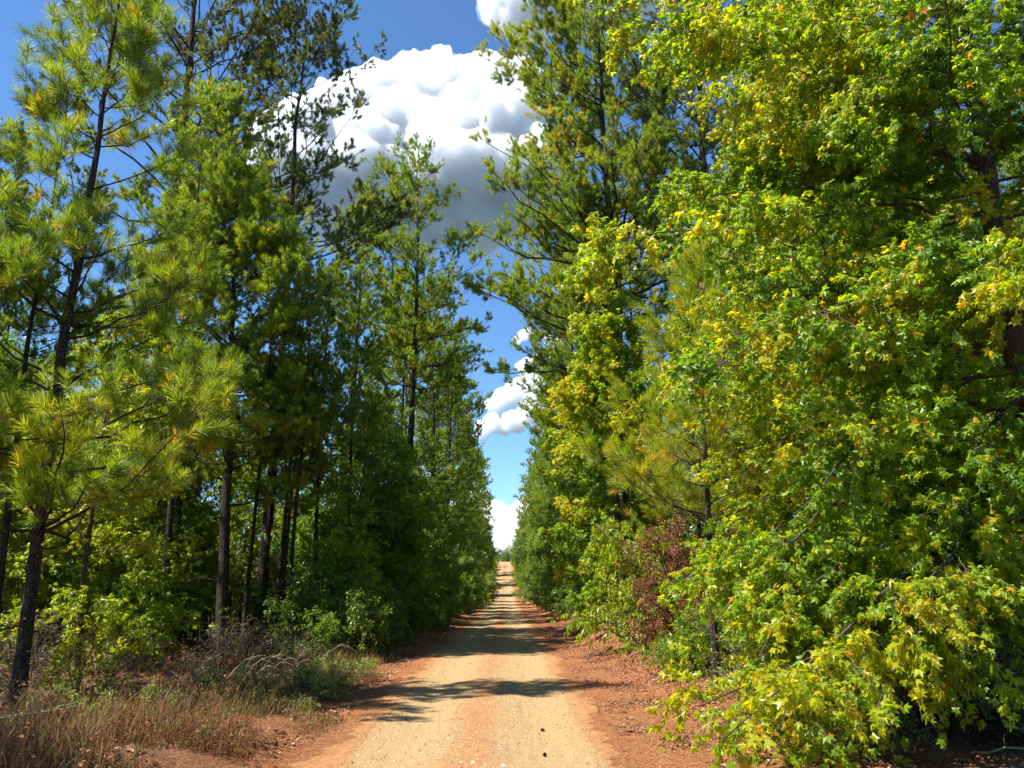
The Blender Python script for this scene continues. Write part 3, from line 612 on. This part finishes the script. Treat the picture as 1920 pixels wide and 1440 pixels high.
# beyond the crest
for q in range(26):
    y = rr_.uniform(212, 270); x = rr_.uniform(-16, 14)
    P(PR[rr_.choice(['under_tree', 'dark_broad', 'shrub_tall'])], x, y, 'small far tree at the crest where the road ends', 'tree', 'far trees beyond the crest', s=rr_.uniform(.35, .55))

for (x, y, p, s) in [(-2.9, 203, 'dark_broad', .34), (-3.8, 197, 'under_tree', .45), (-1.7, 214, 'under_tree', .40), (.3, 224, 'dark_broad', .36), (-4.4, 208, 'dark_broad', .45), (1.8, 218, 'under_tree', .42)]:
    P(PR[p], x, y, 'small far tree at the crest where the road ends', 'tree', 'far trees beyond the crest', s=s)
# ------------------------------------------------------------------ ground cover
rng = np.random.default_rng(77)
def blades(mb, x, y, h, w, lean=.45, tint=None):
    n = len(x); z = gz(x, y) - .01
    a = rng.uniform(0, 6.28, n); d = np.stack([np.cos(a), np.sin(a), np.zeros(n)], -1); sd = np.stack([-np.sin(a), np.cos(a), np.zeros(n)], -1) * w[:, None]
    b = np.stack([x, y, z], -1); le = (rng.uniform(.1, 1, n) * lean)[:, None] * h[:, None]
    m1 = b + UP * (h * .55)[:, None] + d * le * .35; t1 = b + UP * (h * .95)[:, None] + d * le
    V = np.stack([b - sd, b + sd, m1 + sd * .7, m1 - sd * .7, t1], 1); o = np.arange(n)[:, None] * 5
    k = mb.n
    mb.add(V, o + np.array([[0, 1, 2, 3]]), tint)
    mb.f.append(o + np.array([[3, 2, 4]]) + k); mb.t.append(tint); mb.m.append(np.zeros(n)); mb.sm.append(np.full(n, False))
# dry grass of the left verge
n = 46000
y = 5.5 + 17 * rng.uniform(0, 1, n) ** 1.3; x = -2.2 - .035 * np.clip(y - 6, 0, 20) ** 1.15 - rng.exponential(2.6, n) + .25 * np.sin(y * 1.3)
k = (x > -13) & (wave(x * 1.7, y * 1.7, .2, 2) + rng.normal(0, .05, n) > -.04); x, y = x[k], y[k]; n = len(x)
near = np.clip((-x - 2.1) / 1.3, .25, 1)
t = np.clip(.30 + .9 * wave(x, y, .2, 1.5) + rng.normal(0, .16, n), 0, .84); green = (rng.uniform(0, 1, n) < .10 + .5 * wave(x * .8, y * .8 + 9, .1, .5) + .55 * np.exp(-((x + 3.5) / .8) ** 2 - ((y - 14) / 3) ** 2)); t = np.where(green, rng.uniform(.9, 1, n), t)
hh = rng.gamma(3, .075, n) * near * (1 + 1.2 * wave(x, y, .1, .7))
mb = MB(); blades(mb, x, y, np.clip(hh, .04, .6), rng.uniform(.0018, .0042, n), 1.0, t)
q = rng.choice(n, 26000); a = rng.uniform(0, 6.28, len(q)); ax = norm(np.stack([np.cos(a), np.sin(a), rng.normal(0, .6, len(q))], -1))
stamp(mb, np.stack([x[q] + rng.normal(0, .04, len(q)), y[q] + rng.normal(0, .04, len(q)), gz(x[q], y[q]) + hh[q] * rng.uniform(.2, 1.1, len(q))], -1), ax, norm(rng.normal(0, 1, (len(q), 3)) + UP), rng.uniform(.015, .045, len(q)), OVAL, TRI2, t[q])
tag(obj('dry_grass', mb.mesh('dry_grass', M['dry_grass'])), 'brown dry grass with green blades covering the left verge', 'grass', kind='stuff')
# sparse grass along both banks
n = 15000
y = rng.uniform(8, 70, n); sgn = rng.choice([-1, 1], n); x = np.where(sgn < 0, -2.9 - rng.exponential(.5, n), 3.4 + rng.exponential(.6, n))
mb = MB(); blades(mb, x, y, rng.uniform(.08, .32, n), rng.uniform(.003, .006, n), .7, np.clip(np.where(rng.uniform(0, 1, n) < .4, .95, rng.uniform(.1, .8, n)), 0, 1))
tag(obj('bank_grass', mb.mesh('bank_grass', M['dry_grass'])), 'thin tufts of grass growing along both banks of the road', 'grass', kind='stuff')
# fallen leaves
def litter(n, xf, y, size, mb):
    k_ = rng.uniform(-.12, .10, n) < wave(xf * 1.6, y * 1.6, .2, 3); xf, y = xf[k_], y[k_]; n = len(y)
    x = xf; z = gz(x, y) + rng.uniform(.006, .03, n)
    a = rng.uniform(0, 6.28, n); ax = norm(np.stack([np.cos(a), np.sin(a), rng.normal(0, .25, n)], -1))
    nr = norm(UP + rng.normal(0, .45, (n, 3)))
    stamp(mb, np.stack([x, y, z], -1), ax, nr, size * rng.uniform(.5, 1.2, n), OVAL, TRI2, np.clip(rng.beta(2, 2.2, n), 0, 1))
mb = MB()
n = 60000; y = 4 + 36 * rng.uniform(0, 1, n) ** 1.5; litter(n, 1.25 + rng.gamma(2.2, .85, n), y, .055, mb)
n = 70000; y = 4 + 40 * rng.uniform(0, 1, n) ** 1.3; litter(n, -2.25 - rng.gamma(1.6, 2.2, n), y, .07, mb)
n = 1500; y = 5 + 30 * rng.uniform(0, 1, n) ** 1.4; litter(n, rng.uniform(-1.8, 1.1, n), y, .035, mb)
tag(obj('leaf_litter', mb.mesh('leaf_litter', M['litter'])), 'fallen tan and pinkish leaves scattered over both verges', 'leaves', kind='stuff')
# pine straw on the shoulders
mb = MB(); n = 90000
y = 4 + 30 * rng.uniform(0, 1, n) ** 1.6; u = np.where(rng.uniform(0, 1, n) < .68, 1.25 + rng.gamma(2.2, .5, n), -1.3 - rng.gamma(1.8, .3, n)); u = np.where(rng.uniform(0, 1, n) < .12, rng.normal(0, .3, n), u)
x = XC + u; z = gz(x, y) + np.where(np.abs(u) < 1.4, .014, .006); a = rng.uniform(0, 6.28, n); ax = np.stack([np.cos(a), np.sin(a), rng.normal(.02, .08, n)], -1)
NE = np.array([[-.011, 0, 0], [.011, 0, 0], [.0, 1, .03]])
stamp(mb, np.stack([x, y, z], -1), norm(ax), np.broadcast_to(UP, (n, 3)), rng.uniform(.07, .19, n), NE, [[0, 1, 2]], rng.uniform(0, 1, n))
tag(obj('pine_straw', mb.mesh('pine_straw', M['straw'])), 'orange brown pine straw carpeting the road shoulders', 'pine straw', kind='stuff')
# gravel on the track
mb = MB(); n = 13000
y = 4.5 + 28 * rng.uniform(0, 1, n) ** 1.8; u = np.where(rng.uniform(0, 1, n) < .45, rng.normal(0, .45, n), rng.uniform(-1.4, 1.4, n)); x = XC + u
s = rng.gamma(1.6, .0036, n) + .0025; z = gz(x, y) + .012
OC = np.array([[1, 0, 0], [0, 1, 0], [-1, 0, 0], [0, -1, 0], [0, 0, .7], [0, 0, -.7]]); OF = [[0, 1, 4], [1, 2, 4], [2, 3, 4], [3, 0, 4], [1, 0, 5], [2, 1, 5], [3, 2, 5], [0, 3, 5]]
a = rng.uniform(0, 6.28, n)
stamp(mb, np.stack([x, y, z], -1), np.stack([np.cos(a), np.sin(a), 0 * a], -1), norm(UP + rng.normal(0, .3, (n, 3))), s, OC * np.array([.8, 1.2, 1]), OF, np.clip(rng.beta(2, 2, n), 0, 1))
tag(obj('gravel', mb.mesh('gravel', M['stone'])), 'small pebbles and crumbs of earth strewn over the sandy track', 'gravel', kind='stuff')

# weeds of the left verge
for k, (x, y, s) in enumerate([(-2.9, 13.4, .75), (-3.6, 14.1, .9), (-3.1, 15.2, .8), (-4.1, 12.6, .75), (-3.0, 16.8, .95), (-4.6, 14.6, .8), (-3.8, 17.0, .9), (-2.9, 11.9, .6), (-4.6, 11.0, .55)]):
    P(PR['weed'], x, y, 'green weed clump growing out of dry grass beside the left verge', 'weed', 'green weeds on the left verge', s=s)
for k in range(16):
    y = rr_.uniform(7.5, 15); x = -2.9 - rr_.uniform(0, 3.6) - .05 * (y - 7)
    P(PR['weed'], x, y, 'small green seedling standing in the brown grass of the left verge', 'weed', 'seedlings in the left grass', s=rr_.uniform(.35, .75), sz=rr_.uniform(.9, 1.5))
# pale dry stalks arching over the left verge
for k in range(16):
    x = -4.2 - rr_.uniform(0, 2.4); y = 15.2 + rr_.uniform(0, 3)
    a = rr_.uniform(-.6, .9); L_ = rr_.uniform(.8, 1.6)
    d = np.array([[math.cos(a) * .55, math.sin(a) * .35, 1.0]]); d = norm(d)
    P1, R1 = grow(np.array([[0., 0., 0.]]), d, L_, .006, 9, -rr_.uniform(.2, .8), .02, .3)
    m_ = MB(); tubes(m_, P1, R1, 4, 0, .7)
    i_, s_, a_, b_, c_ = spawn(P1, R1, 5, .5, 1, (20, 45), None); Pe, Re = grow(a_, b_, rng.uniform(.08, .3, len(a_)), .003, 4, -.2, .06); tubes(m_, Pe, Re, 3, 0, .9)
    tag(obj('dry_stalk', m_.mesh('dry_stalk', M['pale_twig']), None, (x, y, float(gz(x, y)) - .02)), 'pale dry stalk arching over the weeds of the left verge', 'dry stalk', 'dry stalks on the left verge')
# heap of brown leaves and brush before the left woods
mb = MB(); n = 5200; a = rng.uniform(0, 6.28, n); r_ = np.sqrt(rng.uniform(0, 1, n)); hx, hy = r_ * np.cos(a) * 1.7, r_ * np.sin(a) * 1.1
hz = .85 * (1 - r_ ** 2) * rng.uniform(.55, 1.0, n) + .05
ax = norm(rng.normal(0, 1, (n, 3)) * np.array([1, 1, .5]))
stamp(mb, np.stack([hx, hy, hz], -1), ax, norm(UP + rng.normal(0, .7, (n, 3))), rng.uniform(.05, .13, n), OVAL, TRI2, np.clip(rng.beta(2, 2, n) * .8, 0, 1))
hp_ = obj('leaf_pile', mb.mesh('leaf_pile', M['litter']), None, (-9.6, 20.5, float(gz(-9.6, 20.5))))
tag(hp_, 'rounded heap of brown fallen leaves and brush beside dark pine trunks on the left', 'leaf pile')
g_, u_ = 26, np.linspace(-1, 1, 27); GX, GY = np.meshgrid(u_, u_); rr2 = np.clip(GX ** 2 + GY ** 2, 0, 1.3)
mb = MB(); i = (np.arange(26)[:, None] * 27 + np.arange(26)[None]).ravel(); mb.add(np.stack([GX * 1.75, GY * 1.15, .8 * (1 - rr2) + .12 * wave(GX * 2, GY * 2, .2, 9) - .05], -1), np.stack([i, i + 1, i + 28, i + 27], -1), .2, 0, True)
obj('core', mb.mesh('core', M['litter']), hp_)
# fallen sticks
for (x, y, a, L_, lb) in [(3.8, 9.2, .3, 1.1, 'bleached stick lying on the leaf litter near the lower right corner'), (4.6, 8.2, -.5, 1.3, 'pale crooked stick at the right bottom edge below the sweetgum leaves'), (-6.2, 8.4, .7, 1.6, 'thin pale stick lying in dark grass at the lower left'),
                          (3.5, 14.6, 1.2, .9, 'grey twig fallen beside the low green shrub on the right'), (-5.4, 17.5, .15, 1.4, 'bleached branch lying before the dark pine trunks on the left')]:
    P1, R1 = grow(np.array([[0., 0., 0.02]]), np.array([[math.cos(a), math.sin(a), .08]]), L_, .014, 9, 0, .03, .3)
    m_ = MB(); tubes(m_, P1, R1, 6, 0, .6); i_, s_, a_, b_, c_ = spawn(P1, R1, 4, .3, .9, (30, 55), .2); Pe, Re = grow(a_, b_, rng.uniform(.15, .4, len(a_)), .006, 5, 0, .05); tubes(m_, Pe, Re, 4, 0, .8)
    tag(obj('fallen_branch', m_.mesh('fallen_branch', M['pale_twig']), None, (x, y, float(gz(x, y)) + .02)), lb, 'stick')
# cones lying on the track
for (x, y, lb) in [(.44, 10.6, 'dark pine cone on the right wheel track, farther of two'), (.42, 9.1, 'dark pine cone on the right wheel track, nearer of two'), (-.66, 6.9, 'pine cone at the bottom edge on the orange middle ridge'), (-.4, 7.1, 'pine cone right of another at the bottom of the middle ridge'), (1.95, 7.6, 'pine cone in the straw of the right shoulder')]:
    o = obj('pine_cone', CONE, None, (x, y, float(gz(x, y)) + .035)); o.rotation_euler = (R(84), 0, rr_.uniform(0, 6)); o.scale = (.55,) * 3
    tag(o, lb, 'pine cone')

# ------------------------------------------------------------------ camera
PITCH = R(13.45); YAW = R(-.4)
cam = bpy.data.cameras.new('camera'); co = bpy.data.objects.new('camera', cam); C.objects.link(co)
cam.sensor_width = 36; cam.lens = 36 * 1442 / 1920; cam.clip_end = 30000; cam.clip_start = .05
co.location = (0, 0, 1.75); co.rotation_euler = (R(90) + PITCH, 0, YAW)
bpy.context.scene.camera = co

# ------------------------------------------------------------------ clouds: heaped balls merged into one lumpy body, far away and lit by the sun
from mathutils import noise as mn
m, nt, out = mat('cloud_white')
vs = nt.nodes.new('ShaderNodeVolumePrincipled'); vs.inputs['Color'].default_value = (.95, .96, .975, 1); vs.inputs['Density'].default_value = .06; vs.inputs['Anisotropy'].default_value = .2
nt.links.new(vs.outputs[0], out.inputs['Volume']); M['cloud'] = m
try: m.cycles.homogeneous_volume = True
except Exception: pass
m, nt, out = mat('cloud_mist')
vs = nt.nodes.new('ShaderNodeVolumePrincipled'); vs.inputs['Color'].default_value = (.95, .96, .975, 1); vs.inputs['Density'].default_value = .006; vs.inputs['Anisotropy'].default_value = .2
nt.links.new(vs.outputs[0], out.inputs['Volume']); M['mist'] = m
def cdir(cx, cy):
    v = Vector(((cx - 960) / 1442, -(cy - 720) / 1442, -1)); return co.rotation_euler.to_matrix() @ v
def cloud(balls, D, label, vox=7.0, seed=0, amp=1.0, slope=1.1, piv=None, nb=26):
    rd = np.random.default_rng(seed); bm_pts = []; piv = piv or 260
    balls = list(balls)
    for _ in range(int(len(balls) * 1.6) if nb > 20 else 0):
        i_, j_ = rd.integers(0, len(balls), 2); a_, b_ = balls[i_], balls[j_]
        if math.hypot(a_[0] - b_[0], a_[1] - b_[1]) < 1.6 * (a_[2] + b_[2]): w_ = rd.uniform(.3, .7); balls.append((a_[0] * w_ + b_[0] * (1 - w_), a_[1] * w_ + b_[1] * (1 - w_), min(a_[2], b_[2]) * rd.uniform(.5, .95)))
    for (cx, cy, rp) in balls:
        d = np.array(cdir(cx, cy)); dep = (piv - cy) / 1442 * slope if cy < piv else (cy - piv) / 1442 * .35; k = D * (1 + dep); c = d * k; r = rp * k / 1442
        bm_pts.append((c, r))
        for _ in range(nb):
            v = norm(rd.normal(0, 1, 3)); v[2] = abs(v[2]) * .9 if rd.uniform() < .8 else v[2]
            r2 = r * rd.uniform(.14, .36); c2 = c + v * r * .86; bm_pts.append((c2, r2))
            for _ in range(6):
                w = norm(rd.normal(0, 1, 3) + v); bm_pts.append((c2 + w * r2 * .85, r2 * rd.uniform(.25, .45)))
    import bmesh
    b0 = bmesh.new(); bmesh.ops.create_icosphere(b0, subdivisions=2, radius=1.0)
    sv = np.array([v.co for v in b0.verts]); sf = np.array([[v.index for v in f.verts] for f in b0.faces]); b0.free()
    mb = MB(); o0 = bm_pts[0][0]
    for c, r in bm_pts: mb.add(sv * r + (c - o0), sf)
    me = mb.mesh('cloud', M['cloud']); o = obj('cloud', me, None, tuple(o0))
    md = o.modifiers.new('merge', 'REMESH'); md.mode = 'VOXEL'; md.voxel_size = vox
    dg = bpy.context.evaluated_depsgraph_get(); ev = o.evaluated_get(dg); me2 = bpy.data.meshes.new_from_object(ev)
    o.modifiers.clear(); o.data = me2
    n = len(me2.vertices); co_ = np.empty(n * 3, np.float32); me2.vertices.foreach_get('co', co_); no_ = np.empty(n * 3, np.float32); me2.vertices.foreach_get('normal', no_)
    co_ = co_.reshape(-1, 3); no_ = no_.reshape(-1, 3); q = vox * 9
    dsp = np.array([(.3 - abs(mn.noise(Vector(c) / (vox * 30)))) * 5 + (.45 - abs(mn.fractal(Vector(c) / (vox * 16), 0.85, 2.2, 2))) * 2.6 + (.4 - abs(mn.fractal(Vector(c) / (vox * 5), 0.7, 2.1, 4))) * 1.7 for c in co_]) * vox * 1.25 * amp
    co_ += no_ * dsp[:, None]; me2.vertices.foreach_set('co', co_.ravel()); me2.polygons.foreach_set('use_smooth', np.ones(len(me2.polygons), bool)); me2.update()
    md = o.modifiers.new('merge', 'REMESH'); md.mode = 'VOXEL'; md.voxel_size = vox * .9; md.use_smooth_shade = True      # heal folds
    me2 = bpy.data.meshes.new_from_object(o.evaluated_get(bpy.context.evaluated_depsgraph_get())); o.modifiers.clear(); o.data = me2
    if not me2.materials: me2.materials.append(M['cloud'])
    tag(o, label, 'cloud')
    # thin ragged mist round the heap, a part of the same cloud
    mb = MB()
    for c, r in bm_pts[::3]: mb.add(sv * r * rd.uniform(1.0, 1.18) + (c - o0) + rd.normal(0, .09, 3) * r, sf)
    v_ = obj('mist', mb.mesh('mist', M['mist']), o)
    md = v_.modifiers.new('merge', 'REMESH'); md.mode = 'VOXEL'; md.voxel_size = vox * 1.2
    me3 = bpy.data.meshes.new_from_object(v_.evaluated_get(bpy.context.evaluated_depsgraph_get())); v_.modifiers.clear()
    n = len(me3.vertices); co_ = np.empty(n * 3, np.float32); me3.vertices.foreach_get('co', co_); no_ = np.empty(n * 3, np.float32); me3.vertices.foreach_get('normal', no_)
    co_ = co_.reshape(-1, 3); no_ = no_.reshape(-1, 3)
    dsp = np.array([mn.fractal(Vector(c) / (vox * 7), .8, 2.1, 5) for c in co_]) * vox * 2.2
    me3.vertices.foreach_set('co', (co_ + no_ * dsp[:, None]).ravel()); me3.update(); v_.data = me3
    if not me3.materials: me3.materials.append(M['mist'])
    return o
rc = np.random.default_rng(8); heap = []
TOPX, TOPY = [478, 520, 600, 680, 720, 790, 850, 930, 985, 1005, 1060], [225, 195, 165, 128, 112, 98, 90, 92, 108, 150, 250]
BOTX, BOTY = [478, 560, 700, 860, 1000, 1060], [300, 470, 490, 480, 470, 420]
for _ in range(150):
    cx = rc.uniform(490, 1050); t0, t1 = np.interp(cx, TOPX, TOPY), np.interp(cx, BOTX, BOTY)
    rp = rc.uniform(20, 60) * min(1, (t1 - t0) / 160 + .15); cy = t0 + rp * 1.1 + rc.uniform(0, 1) ** 1.2 * max(1, t1 - t0 - 2.1 * rp); heap.append((cx, cy, rp))
for cx in rc.uniform(490, 1040, 34):
    t0 = np.interp(cx, TOPX, TOPY); rp = rc.uniform(9, 44); heap.append((cx, t0 + rp * 1.2 + rc.uniform(-10, 14), rp))
cloud(heap, 1600, 'big white heaped cloud with grey base between the left and right pines', 4.2, 1, slope=.9, piv=300, nb=14)
cloud([(945, -5, 50), (985, 15, 52), (1040, 0, 60), (1100, -20, 75), (1180, -30, 70), (1000, -60, 70)], 1500, 'white cloud at the top edge above the right pines', 4.5, 2, piv=40)
cloud([(905, 805, 14), (925, 795, 17), (945, 802, 16), (965, 790, 20), (925, 760, 12), (942, 748, 17), (962, 740, 20), (985, 725, 22), (1010, 715, 26), (1045, 720, 30), (1000, 770, 26), (1040, 770, 30), (990, 690, 16), (1015, 680, 18)], 2600, 'small white cloud low in the sky gap over the road', 4.5, 3, piv=790)
cloud([(968, 640, 7), (982, 630, 9), (998, 622, 11), (1014, 626, 12), (1030, 634, 13), (1045, 640, 14)], 2600, 'small white wisp of cloud beside the right pine branches above the gap', 3.0, 6, piv=640)
cloud([(880, 960, 40), (930, 985, 36), (960, 1000, 40), (1010, 980, 50), (850, 1000, 50), (900, 1030, 40), (960, 1040, 40), (1000, 1040, 40)], 5200, 'pale cloud bank low behind the far crest of the road', 14.0, 4, slope=2.2, piv=1040)

# ------------------------------------------------------------------ light
SUN_AZ = R(-108)     # from straight ahead (+Y), minus = left
SUN_EL = R(57)
sd = Vector((math.sin(SUN_AZ) * math.cos(SUN_EL), math.cos(SUN_AZ) * math.cos(SUN_EL), math.sin(SUN_EL)))
su = bpy.data.lights.new('sun', 'SUN'); su.energy = 5.0; su.angle = R(.53); su.color = (1, .95, .86)
so = bpy.data.objects.new('sun', su); C.objects.link(so); so.rotation_euler = sd.to_track_quat('Z', 'Y').to_euler(); so.location = (0, 0, 60)
w = bpy.data.worlds.new('World'); bpy.context.scene.world = w; w.use_nodes = True
nt = w.node_tree; bg = nt.nodes['Background']; sky = nt.nodes.new('ShaderNodeTexSky'); sky.sky_type = 'NISHITA'; sky.sun_disc = False
sky.sun_elevation = SUN_EL; sky.sun_rotation = SUN_AZ; sky.air_density = 1.0; sky.dust_density = 0; sky.ozone_density = 3.5
tm = nt.nodes.new('ShaderNodeMix'); tm.data_type = 'RGBA'; tm.blend_type = 'MULTIPLY'; tm.inputs[0].default_value = 1; tm.inputs[7].default_value = (.68, .93, 1.12, 1)
nt.links.new(sky.outputs[0], tm.inputs[6]); nt.links.new(tm.outputs[2], bg.inputs[0]); bg.inputs[1].default_value = .075

sc = bpy.context.scene
sc.view_settings.view_transform = 'Standard'; sc.view_settings.look = 'None'; sc.view_settings.exposure = 1.3; sc.view_settings.gamma = 1
sc.render.engine = 'CYCLES'
sc.cycles.max_bounces = 16; sc.cycles.diffuse_bounces = 8; sc.cycles.glossy_bounces = 2; sc.cycles.transmission_bounces = 4; sc.cycles.transparent_max_bounces = 4
sc.cycles.volume_bounces = 14; sc.cycles.use_denoising = True
